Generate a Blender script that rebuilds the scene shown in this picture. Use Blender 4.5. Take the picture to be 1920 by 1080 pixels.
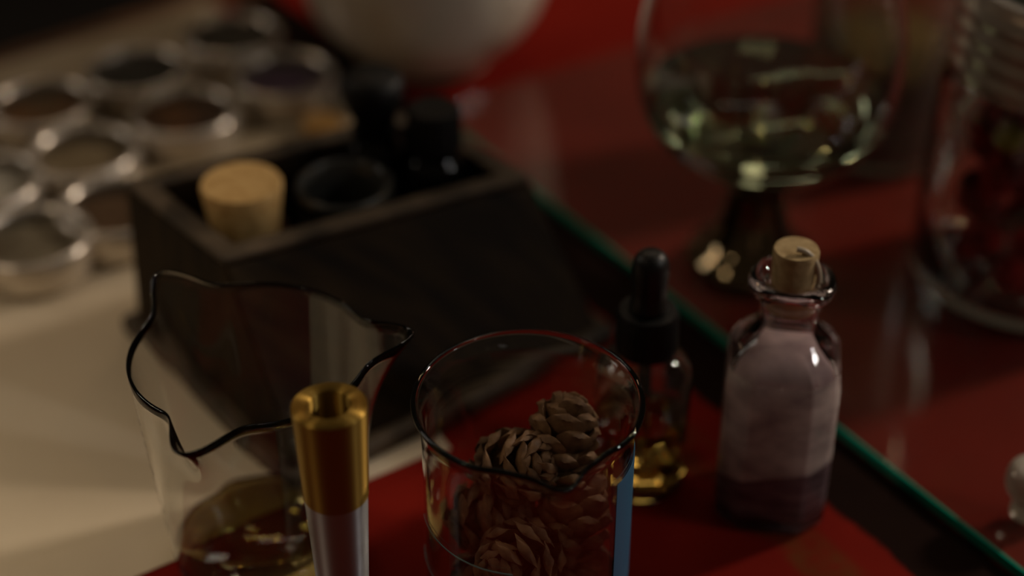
import bpy, bmesh, math, random
from mathutils import Vector, Matrix
random.seed(7)
for o in list(bpy.data.objects): bpy.data.objects.remove(o)
S = bpy.context.scene; C = S.collection
R = math.radians
# ------------------------------------------------------------------ camera
F = 3200.0; CAMH = 0.44; PIT = R(35)
cd = bpy.data.cameras.new('camera'); cam = bpy.data.objects.new('camera', cd); C.objects.link(cam)
cam.location = (0, 0, CAMH); cam.rotation_euler = (R(90) - PIT, 0, 0)
cd.sensor_width = 36; cd.lens = F / 1920 * 36; cd.clip_start = 0.01; cd.clip_end = 50
cd.dof.use_dof = True; cd.dof.focus_distance = 0.555; cd.dof.aperture_fstop = 2.9
S.camera = cam
# ------------------------------------------------------------------ world, lights, exposure
w = bpy.data.worlds.new('world'); S.world = w; w.use_nodes = True
bg = w.node_tree.nodes['Background']; bg.inputs[0].default_value = (1.0, 0.72, 0.45, 1); bg.inputs[1].default_value = 0.026
S.view_settings.view_transform = 'Standard'; S.view_settings.look = 'None'
S.view_settings.exposure = 0.0; S.view_settings.gamma = 1.0; S.view_settings.use_curve_mapping = False
def area(name, az, el, dist, size, power, col, target=(0.02, 0.6, 0.03), sy=None):
    l = bpy.data.lights.new(name, 'AREA'); l.shape = 'RECTANGLE'; l.size = size; l.size_y = sy or size
    l.energy = power; l.color = col
    o = bpy.data.objects.new(name, l); C.objects.link(o); t = Vector(target)
    d = Vector((math.cos(R(az)) * math.cos(R(el)), math.sin(R(az)) * math.cos(R(el)), math.sin(R(el))))
    o.location = t + d * dist; o.rotation_euler = d.to_track_quat('Z', 'Y').to_euler(); return o
area('lamp_right', 22, 33, 2.0, 0.18, 14.0, (1.0, 0.84, 0.68))
area('lamp_right_low', -18, 30, 1.9, 0.10, 2.6, (1.0, 0.96, 0.92))
area('overhead_fill', 70, 64, 2.4, 0.35, 0.8, (1.0, 0.78, 0.55))  # overhead area light added to brighten the glass rims
area('rim_glint_strip', 95, 53, 2.3, 1.4, 1.2, (1.0, 0.86, 0.70), sy=0.10)  # strip light added at the back for line highlights along rims
area('edge_glint_left', 165, 32, 2.2, 0.35, 2.2, (1.0, 0.88, 0.74), sy=0.7)  # tall lamp added for reflections on the left edges of the glass
def spot(name, loc, target, power, cone, col, r=0.12):
    l = bpy.data.lights.new(name, 'SPOT'); l.energy = power; l.spot_size = R(cone); l.spot_blend = 1.0; l.shadow_soft_size = r; l.color = col
    o = bpy.data.objects.new(name, l); C.objects.link(o); o.location = loc
    o.rotation_euler = (Vector(loc) - Vector(target)).to_track_quat('Z', 'Y').to_euler(); return o
spot('paper_fill_left', (-0.95, 0.05, 1.15), (-0.27, 0.40, 0), 17.0, 25, (1.0, 0.80, 0.56))  # fill spot added to light the paper from the left
def bulb(name, loc, p, r=0.03, col=(1.0, 0.62, 0.32)):
    l = bpy.data.lights.new(name, 'POINT'); l.energy = p; l.shadow_soft_size = r; l.color = col
    o = bpy.data.objects.new(name, l); C.objects.link(o); o.location = loc
bulb('bulb_a', (-0.5, 1.7, 1.3), 2.0); bulb('bulb_b', (0.35, 1.9, 1.5), 2.0); bulb('bulb_c', (1.1, 1.3, 1.2), 1.6); bulb('bulb_d', (-1.2, 0.9, 1.0), 0.8); bulb('bulb_e', (0.75, 0.2, 1.3), 0.6, col=(1, 0.9, 0.8))

# ------------------------------------------------------------------ geometry helpers
def px(x, y, z=0.0):
    u = (x - 960) / F; v = (y - 540) / F
    d = Vector((u, math.cos(PIT) - v * math.sin(PIT), -math.sin(PIT) - v * math.cos(PIT)))
    t = (z - CAMH) / d.z
    return Vector((d.x * t, d.y * t, z))
AU = R(38.3); EU = Vector((math.cos(AU), math.sin(AU), 0)); EV = Vector((math.sin(AU), -math.cos(AU), 0))
def uv(p): return (p.dot(EU), p.dot(EV))
def W(u, v, z=0): return EU * u + EV * v + Vector((0, 0, z))

def link(name, bm, mat, parent=None, smooth=True, bevel=0, loc=None):
    me = bpy.data.meshes.new(name)
    bmesh.ops.recalc_face_normals(bm, faces=bm.faces); bm.to_mesh(me); bm.free()
    if smooth:
        for p in me.polygons: p.use_smooth = True
    o = bpy.data.objects.new(name, me); C.objects.link(o)
    if mat: me.materials.append(mat)
    if parent: o.parent = parent
    if loc is not None: o.location = loc
    if bevel:
        m = o.modifiers.new('bevel', 'BEVEL'); m.width = bevel; m.segments = 3; m.limit_method = 'ANGLE'
    if smooth:
        m = o.modifiers.new('split', 'EDGE_SPLIT'); m.split_angle = R(50)
        if mat and mat.get('glass'): o.modifiers.remove(m)
    return o
def tag(o, label, cat, group=None, kind=None):
    o['label'] = label; o['category'] = cat
    if group: o['group'] = group
    if kind: o['kind'] = kind
    return o
def empty(name, loc, label, cat, group=None, rz=0):
    o = bpy.data.objects.new(name, None); C.objects.link(o); o.location = loc; o.rotation_euler = (0, 0, rz)
    o.empty_display_size = 0.01
    return tag(o, label, cat, group)
def lathe(prof, seg=96, fn=None, loop=False):
    """revolve (r,z); fn(r,z,theta)->(x,y,z). loop closes the profile on itself"""
    bm = bmesh.new(); rings = []
    for (r, z) in prof:
        if r < 1e-6:
            p = fn(0, z, 0) if fn else (0, 0, z)
            rings.append([bm.verts.new(p)])
        else:
            ring = []
            for i in range(seg):
                t = 2 * math.pi * i / seg
                p = fn(r, z, t) if fn else (r * math.cos(t), r * math.sin(t), z)
                ring.append(bm.verts.new(p))
            rings.append(ring)
    pairs = list(zip(rings[:-1], rings[1:]))
    if loop: pairs.append((rings[-1], rings[0]))
    for a, b in pairs:
        if len(a) == 1 and len(b) == 1: continue
        for i in range(seg):
            j = (i + 1) % seg
            if len(a) == 1: bm.faces.new((a[0], b[i], b[j]))
            elif len(b) == 1: bm.faces.new((a[i], a[j], b[0]))
            else: bm.faces.new((a[i], a[j], b[j], b[i]))
    return bm
def smoothprof(pts, n=6):
    """Catmull-Rom through profile points"""
    out = []
    P = [pts[0]] + list(pts) + [pts[-1]]
    for k in range(1, len(P) - 2):
        p0, p1, p2, p3 = P[k - 1], P[k], P[k + 1], P[k + 2]
        for i in range(n):
            t = i / n
            q = [0.5 * ((2 * p1[a]) + (-p0[a] + p2[a]) * t + (2 * p0[a] - 5 * p1[a] + 4 * p2[a] - p3[a]) * t * t + (-p0[a] + 3 * p1[a] - 3 * p2[a] + p3[a]) * t ** 3) for a in (0, 1)]
            out.append((max(q[0], 0.0), q[1]))
    out.append(tuple(pts[-1])); return out
def hexa(b, t):
    """solid from bottom quad b and top quad t"""
    bm = bmesh.new(); vb = [bm.verts.new(p) for p in b]; vt = [bm.verts.new(p) for p in t]; n = len(b)
    bm.faces.new(vb[::-1]); bm.faces.new(vt)
    for i in range(n): bm.faces.new((vb[i], vb[(i + 1) % n], vt[(i + 1) % n], vt[i]))
    return bm
def boxbm(cx, cy, cz, sx, sy, sz, bm=None, rot=0):
    bm = bm or bmesh.new()
    M = Matrix.Translation((cx, cy, cz)) @ Matrix.Rotation(rot, 4, 'Z') @ Matrix.Diagonal((sx, sy, sz, 1))
    bmesh.ops.create_cube(bm, size=1, matrix=M); return bm
def tube(pts, r, seg=10, bm=None):
    bm = bm or bmesh.new(); rings = []
    for i, p in enumerate(pts):
        p = Vector(p); a = Vector(pts[max(i - 1, 0)]); b = Vector(pts[min(i + 1, len(pts) - 1)])
        d = (b - a).normalized(); q = d.to_track_quat('Z', 'Y')
        rr = r[i] if isinstance(r, (list, tuple)) else r
        rings.append([bm.verts.new(p + q @ Vector((rr * math.cos(2 * math.pi * k / seg), rr * math.sin(2 * math.pi * k / seg), 0))) for k in range(seg)])
    for a, b in zip(rings[:-1], rings[1:]):
        for k in range(seg): bm.faces.new((a[k], a[(k + 1) % seg], b[(k + 1) % seg], b[k]))
    bm.faces.new(rings[0][::-1]); bm.faces.new(rings[-1]); return bm

# ------------------------------------------------------------------ materials
def mat(name, col, rough=0.5, metal=0.0, trans=0.0, ior=1.45, spec=0.5, coat=0.0):
    m = bpy.data.materials.new(name); m.use_nodes = True
    b = m.node_tree.nodes['Principled BSDF']
    b.inputs['Base Color'].default_value = (*col, 1); b.inputs['Roughness'].default_value = rough
    b.inputs['Metallic'].default_value = metal; b.inputs['Transmission Weight'].default_value = trans
    b.inputs['IOR'].default_value = ior; b.inputs['Specular IOR Level'].default_value = spec
    b.inputs['Coat Weight'].default_value = coat
    if trans > 0.5: m['glass'] = 1
    return m
def noisy(m, c1, c2, scale=60, detail=6, stretch=(1, 1, 1), lo=0.35, hi=0.65, bump=0.0, bscale=None, dist=0.0005):
    nt = m.node_tree; b = nt.nodes['Principled BSDF']
    tc = nt.nodes.new('ShaderNodeTexCoord'); mp = nt.nodes.new('ShaderNodeMapping'); mp.inputs['Scale'].default_value = stretch
    n = nt.nodes.new('ShaderNodeTexNoise'); n.inputs['Scale'].default_value = scale; n.inputs['Detail'].default_value = detail
    r = nt.nodes.new('ShaderNodeValToRGB'); r.color_ramp.elements[0].position = lo; r.color_ramp.elements[1].position = hi
    r.color_ramp.elements[0].color = (*c1, 1); r.color_ramp.elements[1].color = (*c2, 1)
    nt.links.new(tc.outputs['Object'], mp.inputs[0]); nt.links.new(mp.outputs[0], n.inputs['Vector'])
    nt.links.new(n.outputs['Fac'], r.inputs[0]); nt.links.new(r.outputs[0], b.inputs['Base Color'])
    if bump:
        n2 = nt.nodes.new('ShaderNodeTexNoise'); n2.inputs['Scale'].default_value = bscale or scale; n2.inputs['Detail'].default_value = 4
        nt.links.new(mp.outputs[0], n2.inputs['Vector'])
        bp = nt.nodes.new('ShaderNodeBump'); bp.inputs['Strength'].default_value = bump; bp.inputs['Distance'].default_value = dist
        nt.links.new(n2.outputs['Fac'], bp.inputs['Height']); nt.links.new(bp.outputs[0], b.inputs['Normal'])
    return m
def thin_glass(name, tint=(0.95, 0.97, 0.96), rough=0.03, ior=1.5, painted_haze=0.0):
    m = bpy.data.materials.new(name); m.use_nodes = True; nt = m.node_tree; nt.nodes.remove(nt.nodes['Principled BSDF'])
    out = nt.nodes['Material Output']
    t = nt.nodes.new('ShaderNodeBsdfTransparent'); t.inputs[0].default_value = (*tint, 1)
    g = nt.nodes.new('ShaderNodeBsdfGlossy'); g.inputs['Roughness'].default_value = rough; g.inputs[0].default_value = (1, 1, 1, 1)
    fr = nt.nodes.new('ShaderNodeFresnel'); fr.inputs[0].default_value = ior
    mx = nt.nodes.new('ShaderNodeMixShader')
    ge = nt.nodes.new('ShaderNodeNewGeometry'); mr = nt.nodes.new('ShaderNodeMapRange')   # same reflectance entering and leaving the thin pane
    mr.inputs[3].default_value = ior; mr.inputs[4].default_value = 1 / ior
    nt.links.new(ge.outputs['Backfacing'], mr.inputs[0]); nt.links.new(mr.outputs[0], fr.inputs[0])
    nt.links.new(fr.outputs[0], mx.inputs[0]); nt.links.new(t.outputs[0], mx.inputs[1]); nt.links.new(g.outputs[0], mx.inputs[2])
    if painted_haze:  # pale diffuse haze mixed in for the room reflected in the glass
        df = nt.nodes.new('ShaderNodeBsdfDiffuse'); df.inputs[0].default_value = (0.55, 0.46, 0.34, 1); m2 = nt.nodes.new('ShaderNodeMixShader'); m2.inputs[0].default_value = painted_haze
        nt.links.new(mx.outputs[0], m2.inputs[1]); nt.links.new(df.outputs[0], m2.inputs[2]); nt.links.new(m2.outputs[0], out.inputs['Surface'])
    else: nt.links.new(mx.outputs[0], out.inputs['Surface'])
    return m

GL = mat('clear_glass', (0.97, 0.98, 0.975), 0.0, trans=1, ior=1.47)
GLT = mat('thick_glass', (0.90, 0.93, 0.90), 0.01, trans=1, ior=1.5)
SHEET = thin_glass('sheet_glass', painted_haze=0.012)
WINDOW = thin_glass('lid_window_glass', (0.93, 0.92, 0.9), 0.15)
TEAL = mat('teal_glass_edge', (0.006, 0.33, 0.22), 0.15)
OIL = mat('olive_oil', (0.92, 0.82, 0.38), 0.0, trans=1, ior=1.40)
AMBER = mat('amber_liquid', (0.95, 0.62, 0.14), 0.0, trans=1, ior=1.40)
WATER = mat('grey_green_liquid', (0.36, 0.42, 0.28), 0.0, trans=1, ior=1.34)
PURG = mat('lilac_glass', (0.97, 0.87, 0.93), 0.02, trans=1, ior=1.5)
BLKGL = mat('black_glass', (0.004, 0.004, 0.004), 0.04)
BRNGL = mat('dark_brown_glass', (0.20, 0.07, 0.015), 0.02, trans=1, ior=1.5)
SMOKE = mat('smoky_glass', (0.16, 0.16, 0.14), 0.10, trans=0.8, ior=1.5)
RUB = mat('black_rubber', (0.006, 0.006, 0.0055), 0.42)
BLK = mat('black_plastic', (0.005, 0.005, 0.005), 0.50, spec=0.3)
PORC = mat('white_porcelain', (0.72, 0.66, 0.55), 0.12, coat=0.4)
ALU = mat('brushed_aluminium', (0.72, 0.66, 0.58), 0.25, metal=0.72)
ALUD = mat('tin_inner', (0.40, 0.37, 0.32), 0.45, metal=1.0)
STEEL = mat('satin_steel', (0.42, 0.42, 0.44), 0.42, metal=0.85)
BRASS = mat('amber_tube', (0.42, 0.27, 0.055), 0.40, metal=0.6)
CORK = noisy(mat('cork', (0.5, 0.33, 0.13), 0.75), (0.50, 0.30, 0.10), (0.66, 0.43, 0.17), 220, bump=0.3, bscale=300)
OCHRE = noisy(mat('ochre_cork', (0.3, 0.16, 0.04), 0.8), (0.26, 0.13, 0.03), (0.36, 0.20, 0.05), 220)
CORK2 = noisy(mat('pale_cork', (0.5, 0.36, 0.16), 0.8), (0.36, 0.25, 0.11), (0.52, 0.38, 0.19), 260, bump=0.4, bscale=300)
WOOD = noisy(mat('dark_stained_wood', (0.05, 0.03, 0.012), 0.6, spec=0.12), (0.008, 0.005, 0.002), (0.036, 0.021, 0.008), 26, 8, (1, 6, 1), 0.3, 0.75, 0.5, 40)
RIMW = noisy(mat('worn_wood_rim', (0.12, 0.09, 0.05), 0.55), (0.024, 0.016, 0.008), (0.115, 0.08, 0.048), 50, 8, (1, 1, 1), 0.35, 0.72, 0.5, 90)
PAPER = noisy(mat('cream_paper', (0.60, 0.50, 0.36), 0.8), (0.66, 0.55, 0.40), (0.74, 0.63, 0.46), 8)
TRAYM = noisy(mat('cream_card', (0.45, 0.36, 0.24), 0.7), (0.36, 0.29, 0.19), (0.46, 0.37, 0.25), 14)
CONE = noisy(mat('pine_cone_brown', (0.17, 0.085, 0.035), 0.62), (0.085, 0.038, 0.014), (0.30, 0.165, 0.075), 160, 6, lo=0.3, hi=0.7, bump=0.5, bscale=400)
LILPOW = noisy(mat('lilac_powder', (0.5, 0.42, 0.44), 0.9), (0.36, 0.31, 0.28), (0.74, 0.68, 0.60), 60, 8, (1, 1, 1.6), 0.35, 0.62, 0.6, 120)
DARKPOW = noisy(mat('dark_lilac_powder', (0.12, 0.08, 0.09), 0.9), (0.07, 0.045, 0.05), (0.26, 0.19, 0.20), 60, 8, (1, 1, 3), 0.35, 0.65, 0.6, 120)
BLUE = mat('blue_print', (0.035, 0.125, 0.23), 0.4)
INK = mat('dark_printed_ink', (0.02, 0.02, 0.02), 0.5)
ROSE = noisy(mat('dried_rose_red', (0.30, 0.012, 0.008), 0.6), (0.16, 0.005, 0.004), (0.60, 0.03, 0.02), 120)
GREENY = mat('yellow_green_bud', (0.45, 0.42, 0.04), 0.5)
LEAF = mat('dried_leaf', (0.22, 0.20, 0.07), 0.6)
HERB = noisy(mat('brown_herb_fill', (0.2, 0.14, 0.06), 0.8), (0.11, 0.085, 0.045), (0.30, 0.20, 0.08), 40, 6)
FROST = mat('frosted_glass', (0.80, 0.76, 0.62), 0.25, trans=1, ior=1.45)

# red cloth woven with a gold border motif, shade painted along the glass edge, in the table's own frame
GA, GB = px(1890, 1070), px(1040, 400); gd = (GA - GB).normalized(); gn = Vector((-gd.y, gd.x, 0)); AG = math.atan2(gn.y, gn.x)
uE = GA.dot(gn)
def WG(u, v, z=0): return gn * u + gd * v + Vector((0, 0, z))
def cloth_mat():
    m = mat('red_woven_cloth', (0.25, 0.01, 0.005), 0.7, spec=0.06); nt = m.node_tree; b = nt.nodes['Principled BSDF']
    tc = nt.nodes.new('ShaderNodeTexCoord'); mp = nt.nodes.new('ShaderNodeMapping'); mp.inputs['Rotation'].default_value = (0, 0, -AG)
    nt.links.new(tc.outputs['Object'], mp.inputs[0])
    sp = nt.nodes.new('ShaderNodeSeparateXYZ'); nt.links.new(mp.outputs[0], sp.inputs[0])
    def noise(sc, det=6):
        n = nt.nodes.new('ShaderNodeTexNoise'); n.inputs['Scale'].default_value = sc; n.inputs['Detail'].default_value = det
        nt.links.new(tc.outputs['Object'], n.inputs['Vector']); return n.outputs['Fac']
    def M(op, a, bb, c=None):
        n = nt.nodes.new('ShaderNodeMath'); n.operation = op
        for k, v in enumerate((a, bb, c)):
            if v is None: continue
            if isinstance(v, (int, float)): n.inputs[k].default_value = v
            else: nt.links.new(v, n.inputs[k])
        return n.outputs[0]
    def band(val, lo, hi, soft):
        a = nt.nodes.new('ShaderNodeMapRange'); a.interpolation_type = 'SMOOTHSTEP'; a.inputs[1].default_value = lo - soft; a.inputs[2].default_value = lo + soft
        c = nt.nodes.new('ShaderNodeMapRange'); c.interpolation_type = 'SMOOTHSTEP'; c.inputs[1].default_value = hi - soft; c.inputs[2].default_value = hi + soft
        nt.links.new(val, a.inputs[0]); nt.links.new(val, c.inputs[0])
        return M('SUBTRACT', a.outputs[0], c.outputs[0])
    def mix(f, a, bb):
        n = nt.nodes.new('ShaderNodeMix'); n.data_type = 'RGBA'
        nt.links.new(f, n.inputs[0])
        if isinstance(a, tuple): n.inputs[6].default_value = (*a, 1)
        else: nt.links.new(a, n.inputs[6])
        if isinstance(bb, tuple): n.inputs[7].default_value = (*bb, 1)
        else: nt.links.new(bb, n.inputs[7])
        return n.outputs[2]
    n1 = noise(14); n2 = noise(240, 2); n3 = noise(70, 5)
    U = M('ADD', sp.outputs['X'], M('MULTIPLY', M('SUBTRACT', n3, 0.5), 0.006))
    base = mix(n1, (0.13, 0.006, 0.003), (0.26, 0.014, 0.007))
    dark = mix(band(U, uE - 0.030, uE - 0.0, 0.0015), base, (0.012, 0.004, 0.002))  # near-black strip painted in for the shade beside the glass edge
    gmask = M('MULTIPLY', band(U, uE - 0.062, uE - 0.044, 0.003), M('MULTIPLY', M('SUBTRACT', n3, 0.38), 3.0))
    gold = mix(M('MAXIMUM', M('MULTIPLY', gmask, 0.8), 0.0), dark, (0.10, 0.05, 0.012))
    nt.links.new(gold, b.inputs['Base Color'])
    bp = nt.nodes.new('ShaderNodeBump'); bp.inputs['Strength'].default_value = 0.25; bp.inputs['Distance'].default_value = 0.0004
    nt.links.new(n2, bp.inputs['Height']); nt.links.new(bp.outputs[0], b.inputs['Normal'])
    return m
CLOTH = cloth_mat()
TABLEW = noisy(mat('brown_table_wood', (0.12, 0.05, 0.02), 0.4), (0.06, 0.024, 0.010), (0.16, 0.07, 0.032), 12, 6, (1, 8, 1))
FLOORM = noisy(mat('dark_floor', (0.01, 0.008, 0.006), 0.7), (0.006, 0.005, 0.004), (0.012, 0.009, 0.007), 5)

# ------------------------------------------------------------------ setting: floor and table
fl = link('floor', boxbm(0, 1, -0.76, 8, 8, 0.02), FLOORM, smooth=False); fl['kind'] = 'structure'
_, vT = uv(px(160, 41))                       # far-left edge line of the table (constant v)
uc, _ = uv(px(900, 500)); u0, u1 = uc - 0.60, uc + 0.75; v0, v1 = vT, vT + 1.05
tb = empty('table', W((u0 + u1) / 2, (v0 + v1) / 2, -0.75), 'dark brown wooden table under the red cloth', 'table')
def rect(u0, u1, v0, v1, z0, z1): return hexa([W(u0, v0, z0), W(u1, v0, z0), W(u1, v1, z0), W(u0, v1, z0)], [W(u0, v0, z1), W(u1, v0, z1), W(u1, v1, z1), W(u0, v1, z1)])
def child(name, bm, m, root, **k):
    """bm is in world coordinates; parent to root keeping the place"""
    bm.transform(Matrix.Rotation(-root.rotation_euler.z, 4, 'Z') @ Matrix.Translation(-root.location))
    return link(name, bm, m, root, **k)
child('tabletop', rect(u0, u1, v0, v1, -0.032, -0.0012), TABLEW, tb, smooth=False, bevel=0.003)
for a in (u0 + 0.06, u1 - 0.06):
    for b_ in (v0 + 0.06, v1 - 0.06): child('leg', rect(a - 0.03, a + 0.03, b_ - 0.03, b_ + 0.03, -0.75, -0.032), TABLEW, tb, smooth=False, bevel=0.003)
vC = uv(px(250, 62))[1]
tag(link('tablecloth', rect(u0 + 0.01, u1 - 0.01, vC, v1 - 0.01, -0.0012, 0.0), CLOTH, smooth=False), 'red woven cloth with a gold border, shade painted along the glass edge, laid over the table', 'cloth')
# glass sheet
gv0 = px(822, 212).dot(gd); gv1 = GA.dot(gd) + 0.25
gs = empty('glass_sheet', WG(uE + 0.3, (gv0 + gv1) / 2, 0.0002), 'clear glass sheet with a green edge lying on the red cloth', 'glass sheet')
GT = 0.0045
def rectg(u0, u1, v0, v1, z0, z1): return hexa([WG(u0, v0, z0), WG(u1, v0, z0), WG(u1, v1, z0), WG(u0, v1, z0)], [WG(u0, v0, z1), WG(u1, v0, z1), WG(u1, v1, z1), WG(u0, v1, z1)])
child('pane', rectg(uE + 0.0012, uE + 0.62, gv0, gv1, 0.0002, GT), SHEET, gs, smooth=False)
child('polished_edge', rectg(uE, uE + 0.0012, gv0, gv1, 0.0002, GT), TEAL, gs, smooth=False)['label'] = 'teal green cut edge'

# paper sheet
pa = px(190, 1110); pb = px(832, 841)
dirp = (pb - pa).normalized(); q0 = pa - dirp * 0.25; up = -EV
q1 = pb; q2 = pb + up * 0.26; vq = uv(px(200, 95))[1]
def toV(p, v): pu, pv = uv(p); return W(pu, v)
quad = [q0, q1, toV(q1, vq), toV(q0, vq)]
tag(link('paper_sheet', hexa([p + Vector((0, 0, 0.0001)) for p in quad], [p + Vector((0, 0, 0.0006)) for p in quad]), PAPER, smooth=False), 'large cream paper sheet spread on the red cloth at the left', 'paper')
PZ = 0.0006

# ------------------------------------------------------------------ tins on a card tray
tcn = px(105, 533, 0.004)
tu, tv = uv(tcn)
TZ = 0.0036
tag(link('tray', rect(tu, uv(px(533, 137, 0.02))[0] + 0.029, tv - 0.215, tv, PZ, TZ), TRAYM, smooth=False, bevel=0.0008), 'thin cream card tray under the round tins on the paper', 'tray')
def make_tin(name, loc, label, c1, c2, rz=0):
    t = empty(name, loc, label, 'tin', 'round window tins laid out on the card tray', rz)
    ro, h = 0.0272, 0.0165
    link('tin_body', lathe([(0, 0), (ro - 0.0018, 0), (ro - 0.0006, 0.0008), (ro - 0.0006, 0.010), (ro - 0.0014, 0.010), (ro - 0.0014, 0.0012), (0, 0.0012)], 64), ALU, t)
    link('lid_ring', lathe([(ro - 0.0004, 0.0085), (ro + 0.0002, 0.0085), (ro + 0.0002, h - 0.0025), (ro - 0.0004, h - 0.0008), (ro - 0.0018, h), (ro - 0.0034, h - 0.0003), (ro - 0.0045, h - 0.0022), (ro - 0.0041, h - 0.0028), (ro - 0.0030, h - 0.0012), (ro - 0.0016, h - 0.0012), (ro - 0.0008, h - 0.0035)], 64, loop=True), ALU, t)['label'] = 'rolled silver lid rim'
    link('lid_window', lathe([(0, h - 0.0024), (ro - 0.0043, h - 0.0024), (ro - 0.0043, h - 0.0018), (0, h - 0.0018)], 64), WINDOW, t)['label'] = 'clear lid window'
    pm = noisy(mat('tin_powder', c1, 0.95), c1, c2, 45, 6, lo=0.38, hi=0.62, bump=0.4, bscale=200)
    pr = [(0, 0.0014), (ro - 0.0016, 0.0014), (ro - 0.0016, 0.0078), (ro * 0.6, 0.0092), (ro * 0.25, 0.0100), (0, 0.0102)]
    link('powder', lathe(pr, 48), pm, t, smooth=True); return t
TI = dict(A=((435, 62), 'topmost of the round tins, with dark olive powder', (0.022, 0.022, 0.014), (0.055, 0.048, 0.034)),
          B=((255, 127), 'round tin of black powder between the brown one and the topmost one', (0.012, 0.013, 0.01), (0.03, 0.03, 0.024)),
          C=((533, 137), 'round tin of deep purple powder nearest the white bowl', (0.06, 0.022, 0.085), (0.12, 0.055, 0.13)),
          D=((75, 190), 'round tin of orange brown powder by the left edge of the tray', (0.24, 0.10, 0.025), (0.20, 0.14, 0.07)),
          E=((345, 207), 'round tin of dark powder with an orange centre above the corked bottle', (0.03, 0.014, 0.016), (0.34, 0.14, 0.03)),
          F=((155, 280), 'round tin of pale tan powder in the middle of the tins', (0.24, 0.18, 0.10), (0.34, 0.27, 0.17)),
          G=((-30, 335), 'round tin of pale grey powder cut by the left edge of the view', (0.5, 0.48, 0.44), (0.6, 0.58, 0.52)),
          H=((215, 382), 'round tin of brown powder half hidden behind the wooden box', (0.10, 0.05, 0.02), (0.16, 0.09, 0.045)),
          I=((58, 440), 'round tin of grey beige powder nearest the corner of the tray', (0.16, 0.13, 0.09), (0.34, 0.30, 0.22)))
for k, (c, lab, c1, c2) in TI.items():
    p = px(c[0], c[1], 0.02); p.z = TZ + 0.0001
    make_tin('spice_tin', p, lab, c1, c2, random.random() * 6)
# ochre lump behind the box
cp = px(600, 222, 0.014); cp.z = 0.0004
tag(link('cork_stopper', lathe([(0, 0), (0.0085, 0), (0.009, 0.001), (0.0105, 0.012), (0.0098, 0.013), (0, 0.013)], 48), OCHRE, loc=cp + EV * 0.002), 'loose ochre cork stopper standing between the purple tin and the box', 'cork')

# ------------------------------------------------------------------ flared wooden box
PL = 0.009
B = [px(235, 603, PL * 0.5), px(530, 905, PL), px(1148, 605, PL)]
bu0, bv0 = uv(B[0]); bu1, bv1 = uv(B[1]); bu2, bv2 = uv(B[2])
ua = (bu0 + bu1) / 2; ub = bu2; vb = bv1 + 0.003; va = bv0
b0, b1, b2, b3 = W(ua, va), W(ua, vb), W(ub, vb), W(ub, va)
t0 = px(236, 352, 0.072); t1 = px(422, 500, 0.072); t2 = px(995, 342, 0.066); t3 = t2 + (t0 - t1) * 1.02; t3.z = 0.066
cen = (b0 + b1 + b2 + b3) / 4
bx = empty('wooden_box', Vector((cen.x, cen.y, PZ)), 'open dark stained wooden box with flared sides holding small bottles', 'box')
def lv(p, z): q = p.copy(); q.z = z; return q
child('plinth', hexa([lv(p, PZ) for p in (b0, b1, b2, b3)], [lv(p, PL) for p in (b0, b1, b2, b3)]), RIMW, bx, smooth=False, bevel=0.0025)
fb = [cen.lerp(lv(p, 0), 0.925) for p in (b0, b1, b2, b3)]
ft = [t0, t1, t2, t3]
tc_ = (t0 + t1 + t2 + t3) / 4
th = 0.009
def inset(quad, d):
    out = []
    for i, p in enumerate(quad):
        a = (quad[i - 1] - p); a.z = 0; a.normalize(); c = (quad[(i + 1) % 4] - p); c.z = 0; c.normalize()
        s = abs(a.cross(c).z); out.append(p + (a + c) * (d / s))
    return out
fin = inset(fb, th); tin_ = inset(ft, th)
fin = [lv(p.lerp(q, 0.0), PL) for p, q in zip(fin, tin_)]
names = ['left_wall', 'front_wall', 'right_wall', 'back_wall']
for i in range(4):
    j = (i + 1) % 4
    child(names[i] if False else 'wall_panel', hexa([lv(fb[i], PL), lv(fb[j], PL), fin[j], fin[i]], [ft[i], ft[j], tin_[j], tin_[i]]), WOOD, bx, smooth=False, bevel=0.0012)
# worn rim moulding on top of the walls
bm = bmesh.new(); r1 = [p + Vector((0, 0, 0.0002)) for p in ft]; r2 = [p + Vector((0, 0, 0.0002)) for p in tin_]
up_ = Vector((0, 0, 0.003))
vo = [bm.verts.new(p) for p in r1]; vi = [bm.verts.new(p) for p in r2]; vo2 = [bm.verts.new(p + up_) for p in r1]; vi2 = [bm.verts.new(p + up_) for p in r2]
for i in range(4):
    j = (i + 1) % 4
    for q in ((vo[i], vo[j], vo2[j], vo2[i]), (vi[j], vi[i], vi2[i], vi2[j]), (vo2[i], vo2[j], vi2[j], vi2[i]), (vo[j], vo[i], vi[i], vi[j])): bm.faces.new(q)
child('rim', bm, RIMW, bx, smooth=False, bevel=0.001)
BZ = PL + 0.0002

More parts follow.
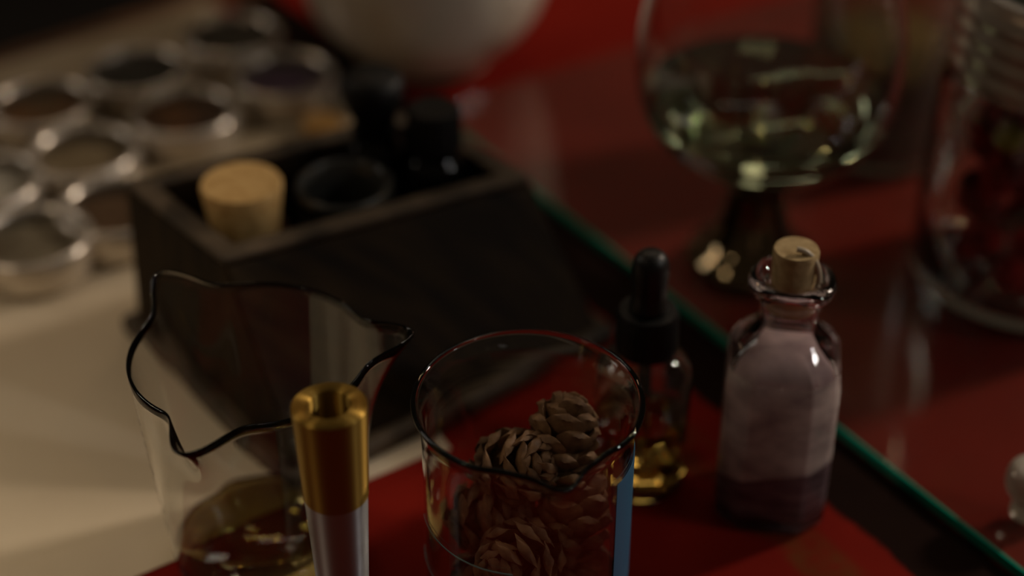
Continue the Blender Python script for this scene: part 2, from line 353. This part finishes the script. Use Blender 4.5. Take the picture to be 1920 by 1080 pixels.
# ------------------------------------------------------------------ bottles in the box
def bottle_prof(r, hs, rn, hn, wall=0.0018, foot=0.0, lip=0.0):
    out = [(0, 0.0006), (r * 0.7, 0.0), (r * 0.93, 0.0004), (r, 0.003), (r, hs), (r * 0.96, hs + r * 0.18), (r * 0.80, hs + r * 0.38), (rn + 0.001, hs + r * 0.55), (rn, hs + r * 0.75), (rn, hn - 0.004), (rn + lip, hn - 0.003), (rn + lip, hn - 0.0006), (rn + lip * 0.5, hn)]
    ri = r - wall; rni = rn - wall
    inn = [(rni, hn - 0.0005), (rni, hs + r * 0.75), (rni + 0.001, hs + r * 0.5), (ri * 0.80, hs + r * 0.30), (ri * 0.96, hs + r * 0.1), (ri, hs - 0.002), (ri, 0.005), (ri * 0.9, 0.0028), (0, 0.0026)]
    return out + inn
def corkbm(r, h, z0): return lathe([(0, z0), (r * 0.78, z0), (r * 0.80, z0 + 0.001), (r * 0.83, z0 + h * 0.3), (r * 0.985, z0 + h - 0.0015), (r * 0.94, z0 + h), (0, z0 + h)], 56)
p = px(452, 342, 0.0845)
p = Vector((p.x, p.y, BZ))
cb = empty('corked_bottle', p, 'dark brown bottle with a fat tan cork in the wooden box', 'bottle')
link('glass_body', lathe(bottle_prof(0.0172, 0.034, 0.0148, 0.0545, 0.0016, lip=0.0022), 72), BRNGL, cb)
link('cork', corkbm(0.0168, 0.0290, 0.0465), CORK, cb)['label'] = 'fat tan cork'
p = px(645, 340, 0.0725); p.z = BZ
ej = empty('open_glass_jar', p, 'empty smoky glass jar open at the top in the wooden box', 'jar')
link('glass_body', lathe([(0, 0.0), (0.018, 0), (0.0196, 0.002), (0.0196, 0.041), (0.0188, 0.046), (0.0188, 0.056), (0.0204, 0.058), (0.0204, 0.0620), (0.0193, 0.0632), (0.0172, 0.0620), (0.0170, 0.046), (0.0176, 0.041), (0.0176, 0.004), (0, 0.003)], 72), SMOKE, ej)
def black_bottle(pt, z, label, knob):
    p = px(pt[0], pt[1], z); p.z = BZ
    b = empty('black_bottle', p, label, 'bottle', 'black glass bottles in the wooden box')
    hh = z - BZ
    link('glass_body', lathe([(0, 0), (0.0120, 0), (0.0130, 0.0015), (0.0130, hh - 0.038), (0.0124, hh - 0.0345), (0.0105, hh - 0.0315), (0.0086, hh - 0.0300), (0.0085, hh - 0.0290), (0.0100, hh - 0.029), (0.0100, hh - 0.026), (0, hh - 0.026)], 64), BLKGL, b)
    if knob: link('stopper', lathe([(0, hh - 0.0258), (0.0075, hh - 0.0258), (0.0098, hh - 0.019), (0.0134, hh - 0.011), (0.0134, hh - 0.004), (0.0108, hh - 0.0008), (0, hh)], 48), BLK, b)['label'] = 'rounded black stopper'
    else:
        def rid(r, z, t):
            k = 1 + (0.03 * math.cos(24 * t) if 0.009 < r < 0.02 else 0); return (r * k * math.cos(t), r * k * math.sin(t), z)
        link('screw_cap', lathe([(0, hh - 0.0258), (0.0112, hh - 0.0258), (0.0112, hh - 0.010), (0.0104, hh - 0.0085), (0, hh - 0.0085)], 96, rid), BLK, b)['label'] = 'ribbed black screw cap'
    return b
black_bottle((697, 136), 0.106, 'black glass bottle with a rounded knob stopper in the box', True)
black_bottle((812, 168), 0.103, 'black glass bottle with a flat screw cap at the right end of the box', False)

# ------------------------------------------------------------------ white bowl
p = px(802, 102, 0.0); p = Vector((p.x, p.y, 0.0003))
def bowl():
    o = [(0, 0.003), (0.020, 0.003), (0.024, 0.0), (0.029, 0.0), (0.030, 0.006)]
    side = [(0.030, 0.006), (0.042, 0.014), (0.0535, 0.031), (0.0595, 0.053), (0.0620, 0.078), (0.063, 0.096), (0.0645, 0.103)]
    inn = [(0.0615, 0.103), (0.0595, 0.096), (0.0585, 0.078), (0.0560, 0.055), (0.050, 0.034), (0.038, 0.018), (0, 0.011)]
    return lathe(o[:-1] + smoothprof(side) + smoothprof(inn), 96)
bbm = bowl(); bmesh.ops.scale(bbm, vec=(1.17, 1.17, 1.05), verts=bbm.verts)
tag(link('bowl', bbm, PORC, loc=p), 'white glazed porcelain bowl at the top behind the black bottles', 'bowl')

# ------------------------------------------------------------------ big vessel on pedestal
p = px(1406, 486, GT); p.z = GT + 0.0002
vs = empty('pedestal_vessel', p, 'big round clear glass vessel on a flared foot, part filled with liquid', 'vessel')
outer = [(0, 0.0500), (0.014, 0.0504), (0.028, 0.0540), (0.042, 0.0630), (0.0525, 0.078), (0.0562, 0.096), (0.0560, 0.114), (0.0520, 0.134), (0.0455, 0.152), (0.0385, 0.170), (0.0355, 0.180)]
inner = [(0.0335, 0.180), (0.0365, 0.170), (0.0435, 0.152), (0.0500, 0.134), (0.0540, 0.114), (0.0540, 0.096), (0.0500, 0.0795), (0.0400, 0.0660), (0.026, 0.0570), (0, 0.0535)]
link('glass_globe', lathe(smoothprof(outer, 4) + smoothprof(inner, 4), 96), GL, vs)
liq = [(0, 0.0533), (0.0262, 0.0568), (0.0402, 0.0658), (0.0502, 0.0793), (0.0524, 0.0860), (0, 0.0860)]
link('liquid', lathe(liq, 96), WATER, vs)['label'] = 'grey green liquid'
foot = [(0, 0.0), (0.024, 0.0), (0.0285, 0.0008), (0.0292, 0.0035), (0.0255, 0.0080), (0.0195, 0.014), (0.0155, 0.023), (0.0132, 0.033), (0.0128, 0.041), (0.0150, 0.0470), (0.0170, 0.0498), (0.0135, 0.0502), (0, 0.0498)]
link('foot', lathe(smoothprof(foot, 4), 80), mat('dark_mirror_metal', (0.22, 0.17, 0.10), 0.10, metal=1.0), vs)['label'] = 'dark shiny flared foot'

# ------------------------------------------------------------------ frosted jar behind
p = px(1640, 262, GT); p.z = GT + 0.0002
fj = empty('herb_jar', p, 'pale frosted glass jar of brown herbs behind the round vessel', 'jar')
link('glass_body', lathe([(0, 0), (0.034, 0), (0.0365, 0.003), (0.0365, 0.13), (0.033, 0.145), (0.033, 0.165), (0.031, 0.165), (0.031, 0.145), (0.0343, 0.13), (0.0343, 0.005), (0, 0.004)], 80), FROST, fj)
link('herbs', lathe([(0, 0.0045), (0.0338, 0.0055), (0.0338, 0.05), (0.02, 0.055), (0, 0.057)], 60), HERB, fj)['label'] = 'brown dried herbs'

# ------------------------------------------------------------------ tall jar on the right
jp = px(1925, 512, GT); jp.z = GT + 0.0002
tj = empty('clamp_jar', jp, 'tall clear glass jar of dried red rosebuds at the right edge', 'jar')
jo = [(0, 0.0), (0.046, 0.0), (0.0515, 0.0015), (0.0530, 0.006), (0.0528, 0.04), (0.0520, 0.080), (0.0515, 0.096), (0.0485, 0.102), (0.0470, 0.106), (0.0470, 0.128)]
ji = [(0.0435, 0.128), (0.0435, 0.104), (0.0470, 0.095), (0.0476, 0.08), (0.0482, 0.04), (0.0482, 0.012), (0.044, 0.0065), (0, 0.006)]
link('glass_body', lathe(jo + ji, 96), GL, tj)
def ridge(r, z, t): return (r * math.cos(t), r * math.sin(t), z)
lidp = [(0.0474, 0.104), (0.0492, 0.104)]
for k in range(4):
    z = 0.106 + k * 0.0085; lidp += [(0.0488, z), (0.0502, z + 0.002), (0.0502, z + 0.004), (0.0486, z + 0.0062)]
lidp += [(0.0490, 0.141), (0.0480, 0.1445), (0.0440, 0.1445), (0.0420, 0.1425), (0.0420, 0.141), (0.0460, 0.139), (0.0474, 0.135)]
link('lid_band', lathe(lidp, 96, loop=True), ALU, tj)['label'] = 'ridged silver screw band'
link('lid_disc', lathe([(0, 0.1388), (0.0452, 0.1388), (0.0452, 0.1402), (0, 0.1402)], 64), mat('dark_lid', (0.03, 0.035, 0.028), 0.1, metal=0.3), tj)['label'] = 'dark glossy lid disc'
def rosebud(r):
    bm = bmesh.new()
    for L in range(3):
        n = 5; rr = r * (1 - 0.27 * L)
        for k in range(n):
            a = 2 * math.pi * (k / n + 0.13 * L); vs_ = []
            for i in range(5):
                row = []
                zz = -r * 0.9 + (i / 4) * r * (1.7 + 0.15 * L)
                ww = rr * (0.35, 0.85, 1.0, 0.9, 0.62)[i]
                for j in range(5):
                    aa = a + (j - 2) / 2 * 0.80; ww2 = ww * (1 + 0.10 * (j % 2))
                    row.append(bm.verts.new((ww2 * math.cos(aa), ww2 * math.sin(aa), zz - abs(j - 2) * 0.16 * r * (i == 4))))
                vs_.append(row)
            for i in range(4):
                for j in range(4): bm.faces.new((vs_[i][j], vs_[i][j + 1], vs_[i + 1][j + 1], vs_[i + 1][j]))
    bmesh.ops.create_icosphere(bm, subdivisions=2, radius=r * 0.30, matrix=Matrix.Translation((0, 0, -0.45 * r)))
    return bm
bud0 = link('rosebud', rosebud(0.0088), ROSE)
spots = []
rnd = random.Random(3)
for lay in range(6):
    z = 0.0165 + lay * 0.0148
    for k in range(6):
        a = k * math.pi / 3 + lay * 0.52; spots.append((0.0285 * math.cos(a), 0.0285 * math.sin(a), z))
    spots.append((0.0, 0.0, z))
bi = 0
for i, (x, y, z) in enumerate(spots):   # every rosebud its own object
    a = math.atan2(y, x)
    o = bud0 if bi == 0 else bud0.copy()
    if bi: C.objects.link(o)
    bi += 1
    o.location = jp + Vector((x, y, z)); o.rotation_euler = (rnd.uniform(-0.9, 0.9), rnd.uniform(-0.9, 0.9), rnd.uniform(0, 6))
    tag(o, 'dried dark red rosebud packed inside the tall right jar', 'rosebud', 'rosebuds in the tall jar')
yb = link('flower_bud', rosebud(0.0062), GREENY, loc=jp + Vector((-0.0290, -0.0310, 0.0880)))
tag(yb, 'yellow green bud among the rosebuds near the top of the tall jar', 'flower bud')

# ------------------------------------------------------------------ lilac bottle
pp = px(1440, 935, 0); pp.z = 0.0003
pb_ = empty('lilac_bottle', pp, 'square pale lilac glass bottle with a small cork and lilac powder inside', 'bottle', rz=R(-8))
def sq(hw, ch, t):
    """radius of chamfered square at angle"""
    c, s = abs(math.cos(t)), abs(math.sin(t))
    return min(hw / max(c, 1e-6), hw / max(s, 1e-6), (2 * hw - ch) / (c + s))
def sqfn(z1, z2, ch):
    def f(r, z, t):
        k = min(max((z2 - z) / (z2 - z1), 0), 1); k = k * k * (3 - 2 * k)
        rr = r * ((1 - k) + k * sq(1.0, ch, t)); return (rr * math.cos(t), rr * math.sin(t), z)
    return f
bo = [(0, 0.002), (0.015, 0.001), (0.0195, 0.0), (0.0206, 0.001), (0.0212, 0.003), (0.0214, 0.01), (0.0216, 0.035), (0.0214, 0.064), (0.0205, 0.0695), (0.0175, 0.075), (0.0135, 0.0795), (0.0108, 0.083), (0.0103, 0.087), (0.0105, 0.092), (0.0122, 0.0955), (0.0148, 0.0985), (0.0154, 0.1005), (0.0148, 0.1025), (0.0120, 0.1030), (0.0095, 0.1022)]
bi_ = [(0.0082, 0.0995), (0.0078, 0.092), (0.0080, 0.084), (0.0115, 0.077), (0.0155, 0.0725), (0.0180, 0.0675), (0.0187, 0.060), (0.0188, 0.035), (0.0187, 0.008), (0.0175, 0.005), (0, 0.005)]
ch = 0.40
nb = 0.95
bo = [(a * (nb if b < 0.07 else 1), b) for a, b in bo]; bi_ = [(a * (nb if b < 0.07 else 1), b) for a, b in bi_]
link('glass_body', lathe(bo + bi_, 192, sqfn(0.070, 0.082, ch)), PURG, pb_)
def slant(zb):
    f0 = sqfn(0.070, 0.082, ch)
    def f(r, z, t):
        x, y, z2 = f0(r, z, t)
        return (x, y, z2 + (0.25 * x - 0.12 * y if abs(z - zb) < 1e-5 else 0))
    return f
ri_ = 0.0188 * nb + 0.0001
link('powder', lathe([(0, 0.0240), (ri_, 0.0240), (ri_, 0.035), (ri_ - 0.0001, 0.060), (0.0180 * nb, 0.0675), (0.0150, 0.0715), (0.008, 0.0735), (0, 0.0740)], 192, slant(0.0240)), LILPOW, pb_)['label'] = 'clumped greyish lilac powder'
link('settled_powder', lathe([(0, 0.0049), (0.0165, 0.0049), (ri_, 0.0080), (ri_, 0.0238), (0, 0.0238)], 192, slant(0.0238)), DARKPOW, pb_)['label'] = 'darker powder settled at the bottom'
link('cork', lathe([(0, 0.091), (0.0070, 0.091), (0.0072, 0.0925), (0.0080, 0.1135), (0.0076, 0.1145), (0, 0.1145)], 48), CORK2, pb_)['label'] = 'small pale cork'
link('cork_strap', tube([(0.0086 * math.cos(a), -0.0035, 0.1035 + 0.013 * math.sin(a)) for a in [R(-8 + 9 * i) for i in range(12)]], 0.0011), mat('pale_strap', (0.5, 0.42, 0.3), 0.3), pb_)['label'] = 'thin pale strap over the cork'

# ------------------------------------------------------------------ dropper bottle
dp = px(1198, 893, 0); dp.z = 0.0003
db = empty('dropper_bottle', dp, 'clear dropper bottle of amber oil with a black rubber bulb', 'bottle')
link('glass_body', lathe(smoothprof([(0, 0.0012), (0.012, 0.0004), (0.0155, 0.0), (0.0172, 0.0018), (0.0176, 0.005), (0.0176, 0.030), (0.0175, 0.049), (0.0160, 0.0555), (0.0125, 0.0595), (0.0092, 0.0615), (0.0088, 0.064), (0.0088, 0.070)], 3) + [(0.0070, 0.070)] + smoothprof([(0.0070, 0.070), (0.0070, 0.062), (0.0105, 0.0580), (0.0142, 0.0540), (0.0158, 0.049), (0.0160, 0.030), (0.0160, 0.006), (0.014, 0.0034), (0, 0.003)], 3), 80), GL, db)
link('oil', lathe([(0, 0.0032), (0.0139, 0.0033), (0.01615, 0.0062), (0.01615, 0.033), (0, 0.033)], 64), AMBER, db)['label'] = 'amber oil'
def rib(r, z, t):
    k = 1 + (0.025 * math.cos(30 * t) if (0.0100 < r and 0.063 < z < 0.078) else 0); return (r * k * math.cos(t), r * k * math.sin(t), z)
link('collar', lathe([(0.0091, 0.0625), (0.0112, 0.0625), (0.0113, 0.065), (0.0112, 0.0775), (0.0105, 0.0795), (0.0070, 0.0800), (0, 0.0800), (0, 0.0770), (0.0091, 0.0770)], 120, rib), BLK, db)['label'] = 'ribbed black plastic collar'
link('bulb', lathe(smoothprof([(0, 0.0802), (0.0066, 0.0802), (0.0069, 0.083), (0.0063, 0.087), (0.0065, 0.092), (0.0067, 0.097), (0.0060, 0.1015), (0.0036, 0.1042), (0, 0.1050)], 4), 48), RUB, db)['label'] = 'black rubber bulb'
link('pipette', lathe([(0.0018, 0.0765), (0.0026, 0.0765), (0.0026, 0.020), (0.0012, 0.010), (0.0006, 0.010), (0.0018, 0.020)], 24, loop=True), GL, db)

# ------------------------------------------------------------------ three-spouted beaker with oil
rimc = px(470, 655, 0.093)
base = px(506, 1035, 0); base = Vector((rimc.x * 0.55 + base.x * 0.45, (rimc.y + base.y) / 2, PZ + 0.0002))
H3 = 0.0935
def spdir(x, y, z=0.096):
    q = px(x, y, z) - base; return math.atan2(q.y, q.x), math.hypot(q.x, q.y)
SP = [spdir(292, 512), spdir(783, 628), spdir(338, 862, 0.096)]
print('SPOUTS', [(round(math.degrees(a), 1), round(r, 4)) for a, r in SP], base)
R0, RB = 0.0410, 0.0345
def trifn(off):
    def f(r, z, t):
        k = max(0, min(1, (z - 0.045) / (H3 - 0.045)))
        ext = 0; dz = 0
        for a, rs in SP:
            d = (t - a + math.pi) % (2 * math.pi) - math.pi
            g = math.exp(-(d / 0.20) ** 2) * k ** 2.6
            ext += g * (rs - R0 - 0.001); dz += 0.0045 * math.exp(-(d / 0.30) ** 2) * k ** 3
        # waist between spouts
        rr = r + (ext if r > 0.012 else 0) - 0.0012 * k * k * (0 if ext > 0.003 else 1) * 0
        return (rr * math.cos(t), rr * math.sin(t), z + dz - 0.002 * k ** 3)
    return f
zs = [i / 22 for i in range(23)]
out = [(0, 0.0005), (0.024, 0.0003), (RB - 0.003, 0.0), (RB - 0.0006, 0.0012)] + [(RB + (R0 - RB) * s ** 0.9, 0.004 + (H3 - 0.004) * s) for s in zs]
inn = [(R0 - 0.0009, H3 + 0.0007)] + [(RB + (R0 - RB) * s ** 0.9 - 0.0012, 0.004 + (H3 - 0.004) * s) for s in reversed(zs) if s > 0.0] + [(RB - 0.0035, 0.0030), (0, 0.0026)]
tb3 = empty('spouted_beaker', base, 'clear glass beaker with three pouring spouts and oil in the bottom', 'beaker')
link('glass_body', lathe(out + inn, 240, trifn(0)), GL, tb3)
def rin(z): s = (z - 0.004) / (H3 - 0.004); return RB + (R0 - RB) * max(s, 0) ** 0.9 - 0.0012 + 0.00015
link('oil', lathe([(0, 0.0028), (RB - 0.0040, 0.0033)] + [(rin(z), z) for z in (0.005, 0.006, 0.007, 0.008)] + [(0, 0.008)], 120), OIL, tb3)['label'] = 'yellow green oil'
for side, n in ((R(196), 10), (R(-38), 10)):
    bm = bmesh.new()
    for k in range(n):
        z = 0.024 + k * 0.0052; s = (z - 0.004) / (H3 - 0.004); rr = RB + (R0 - RB) * s ** 0.9 + 0.00012
        wd = 0.16 if k % 5 == 0 else 0.09
        vs_ = []
        for j in range(7):
            a = side + wd * (j / 6)
            vs_.append((bm.verts.new((rr * math.cos(a), rr * math.sin(a), z)), bm.verts.new(((rr + 0.0001) * math.cos(a), (rr + 0.0001) * math.sin(a), z + 0.0007))))
        for j in range(6): bm.faces.new((vs_[j][0], vs_[j + 1][0], vs_[j + 1][1], vs_[j][1]))
    link('graduation_marks', bm, INK, tb3)

# ------------------------------------------------------------------ test tube in front
tp = px(617, 760, 0.114); tp = Vector((tp.x, tp.y, 0.0))
tt = empty('test_tube', Vector((tp.x, tp.y, 0.0003)), 'narrow metal tube, brass above and silver below, in front of the spouted beaker', 'tube')
HT = 0.1135; zc = 0.078
def rt(z): return 0.0082 + 0.0033 * min(1, max(0, (z - 0.03) / 0.083))
zz = [i / 10 for i in range(11)]
def brushed(name, col, rough=0.45):
    m = mat(name, col, rough, metal=1.0); nt = m.node_tree; b = nt.nodes['Principled BSDF']
    b.inputs['Anisotropic'].default_value = 0.95; b.inputs['Anisotropic Rotation'].default_value = 0.25
    t = nt.nodes.new('ShaderNodeTangent'); t.direction_type = 'RADIAL'; t.axis = 'Z'
    nt.links.new(t.outputs[0], b.inputs['Tangent']); return m
BRT = brushed('brushed_brass', (0.32, 0.20, 0.045)); SVT = brushed('brushed_silver', (0.42, 0.42, 0.43))
bore = 0.55
link('silver_tube', lathe([(0, 0), (0.0070, 0), (0.0078, 0.001)] + [(rt(0.002 + (zc - 0.002) * q), 0.002 + (zc - 0.002) * q) for q in zz] + [(0, zc)], 96), SVT, tt)['label'] = 'silver lower tube'
link('brass_tube', lathe([(0, zc + 0.0002)] + [(rt(zc + (HT - zc) * q) + 0.0002, zc + 0.0002 + (HT - zc - 0.0002) * q) for q in zz] + [(rt(HT) - 0.0006, HT + 0.0006), (rt(HT) * bore + 0.0006, HT + 0.0006), (rt(HT) * bore, HT), (rt(HT) * bore, HT - 0.024), (0, HT - 0.024)], 96), BRT, tt)['label'] = 'brass coloured upper tube with an open mouth'

# ------------------------------------------------------------------ beaker with pine cones
rc = px(990, 748, 0.095); bc = Vector((rc.x, rc.y, 0.0003))
qa = px(1062, 922, 0.094) - bc; SA = math.atan2(qa.y, qa.x); SR = math.hypot(qa.x, qa.y)
print('SPOUT2', math.degrees(SA), SR)
HB = 0.094
def bfn(r, z, t):
    k = max(0, min(1, (z - 0.066) / (HB - 0.066)))
    d = (t - SA + math.pi) % (2 * math.pi) - math.pi
    g = math.exp(-(d / 0.17) ** 2) * k ** 2.2
    rr = r + (g * (SR - 0.0375) if r > 0.02 else 0) - (0.0012 * k * math.exp(-((abs(d) - 0.5) / 0.16) ** 2) if r > 0.02 else 0)
    return (rr * math.cos(t), rr * math.sin(t), z - 0.0005 * g)
ob = [(0, 0.0006), (0.026, 0.0004), (0.0305, 0.0), (0.0335, 0.0016), (0.0347, 0.0055)] + [(0.0349, 0.0055 + 0.072 * s) for s in zz[1:]] + [(0.0350, 0.082), (0.0354, 0.0865), (0.0362, 0.0900), (0.0374, 0.0925), (0.0380, 0.0938), (0.0379, 0.0948), (0.0370, 0.0951), (0.0362, 0.0945)]
ib = [(0.0354, 0.0925), (0.0345, 0.0900), (0.0336, 0.0865), (0.0331, 0.082)] + [(0.0330, 0.0775 - 0.0715 * s) for s in zz[:-1]] + [(0.0326, 0.0058), (0.0305, 0.0032), (0, 0.0028)]
bk = empty('beaker', bc, 'clear glass beaker with one spout and a blue label, full of pine cones', 'beaker')
link('glass_body', lathe(ob + ib, 200, bfn), GL, bk)
def patch(a0, a1, z0, z1, r, n=24, bm=None):
    bm = bm or bmesh.new(); v = []
    for j in range(n + 1):
        a = a0 + (a1 - a0) * j / n
        v.append([bm.verts.new((rr_ * math.cos(a), rr_ * math.sin(a), zv)) for rr_, zv in ((r, z0), (r, z1), (r + 0.00015, z1), (r + 0.00015, z0))])
    for j in range(n):
        for k in range(4): bm.faces.new((v[j][k], v[j][(k + 1) % 4], v[j + 1][(k + 1) % 4], v[j + 1][k]))
    bm.faces.new(v[0]); bm.faces.new(v[-1][::-1]); return bm
link('blue_label', patch(R(-36), R(4), 0.022, 0.076, 0.0351), BLUE, bk)['label'] = 'blue printed strip down the right side'
bm = patch(R(180), R(350), 0.0300, 0.0308, 0.0351, 60); patch(R(190), R(262), 0.050, 0.0506, 0.0351, 30, bm)
link('printed_lines', bm, mat('pale_blue_print', (0.16, 0.30, 0.33), 0.4), bk)['label'] = 'thin pale blue lines'

def pine_cone(L, Rm, seed):
    rn = random.Random(seed); bm = bmesh.new(); N = 46
    core = lathe([(0, -L / 2)] + [(Rm * 0.42 * math.sin(math.pi * (0.12 + 0.80 * s)) , -L / 2 + L * s) for s in [i / 8 for i in range(9)]] + [(0, L / 2)], 14)
    me = bpy.data.meshes.new('t'); core.to_mesh(me); core.free(); bm.from_mesh(me); bpy.data.meshes.remove(me)
    for i in range(N):
        s = (i + 0.5) / N; a = i * 2.39996 + rn.uniform(-.1, .1)
        z = -L / 2 + L * (0.05 + 0.86 * s); env = math.sin(math.pi * (0.16 + 0.76 * s)) ** 0.8
        ln = Rm * env * rn.uniform(0.92, 1.06); wd = Rm * 0.40 * env + 0.0007; tilt = R(8 + 62 * s + rn.uniform(-6, 6)); thk = Rm * 0.11
        M = Matrix.Translation((0, 0, z)) @ Matrix.Rotation(a, 4, 'Z') @ Matrix.Rotation(-tilt, 4, 'Y')
        prof = [(0.20, 0.35, 0), (0.62, 0.75, 0.02), (0.88, 1.0, 0.10), (1.0, 0.72, 0.16), (1.06, 0.30, 0.14)]
        rows = []
        for (x, wf, lift) in prof:
            row = []
            for (yy, zz_) in ((-1, 0), (-0.5, 0.7), (0, 1), (0.5, 0.7), (1, 0), (0.5, -0.7), (0, -0.9), (-0.5, -0.7)):
                row.append(bm.verts.new(M @ Vector((x * ln, yy * wd * wf, lift * ln + zz_ * thk * (1.0 if x > 0.7 else 0.6)))))
            rows.append(row)
        for r1_, r2_ in zip(rows[:-1], rows[1:]):
            for k in range(8): bm.faces.new((r1_[k], r1_[(k + 1) % 8], r2_[(k + 1) % 8], r2_[k]))
        bm.faces.new(rows[-1]); bm.faces.new(rows[0][::-1])
    return bm
cones = [((-0.0140, -0.0085, 0.0190), (80, 10, 20)), ((0.0145, -0.0085, 0.0190), (75, -20, 150)), ((0.0005, 0.0155, 0.0190), (95, 0, 265)),
         ((-0.0150, 0.0060, 0.0400), (60, 25, 60)), ((0.0155, 0.0010, 0.0410), (40, -30, 200)), ((-0.0010, -0.0145, 0.0400), (70, 10, 320)),
         ((-0.0060, 0.0080, 0.0600), (58, -20, 70)), ((0.0110, 0.0110, 0.0640), (30, 25, 120))]
labs = ['pine cone at the bottom left of the beaker', 'pine cone at the bottom right of the beaker', 'pine cone at the bottom back of the beaker',
        'pine cone against the left wall half way up the beaker', 'pale brown pine cone against the blue strip of the beaker', 'pine cone pressed to the front wall low in the beaker',
        'open brown pine cone on top in the middle of the beaker', 'topmost pine cone at the back right of the beaker']
for i, (q, rot) in enumerate(cones):
    o = link('pine_cone', pine_cone(0.031, 0.0158, i), CONE, loc=bc + Vector(q)); o.rotation_euler = [R(a) for a in rot]
    tag(o, labs[i], 'pine cone', 'pine cones in the beaker')

# ------------------------------------------------------------------ glass knob at the right edge
gp = px(1925, 965, GT); gp.z = GT + 0.0002
tag(link('glass_stopper', lathe(smoothprof([(0, 0), (0.006, 0), (0.0065, 0.004), (0.0055, 0.007), (0.0095, 0.012), (0.0105, 0.017), (0.0085, 0.0225), (0, 0.0245)], 4), 48), mat('milky_glass', (0.75, 0.7, 0.6), 0.15, trans=0.4), loc=gp), 'small milky glass stopper at the lower right edge of the glass sheet', 'stopper')
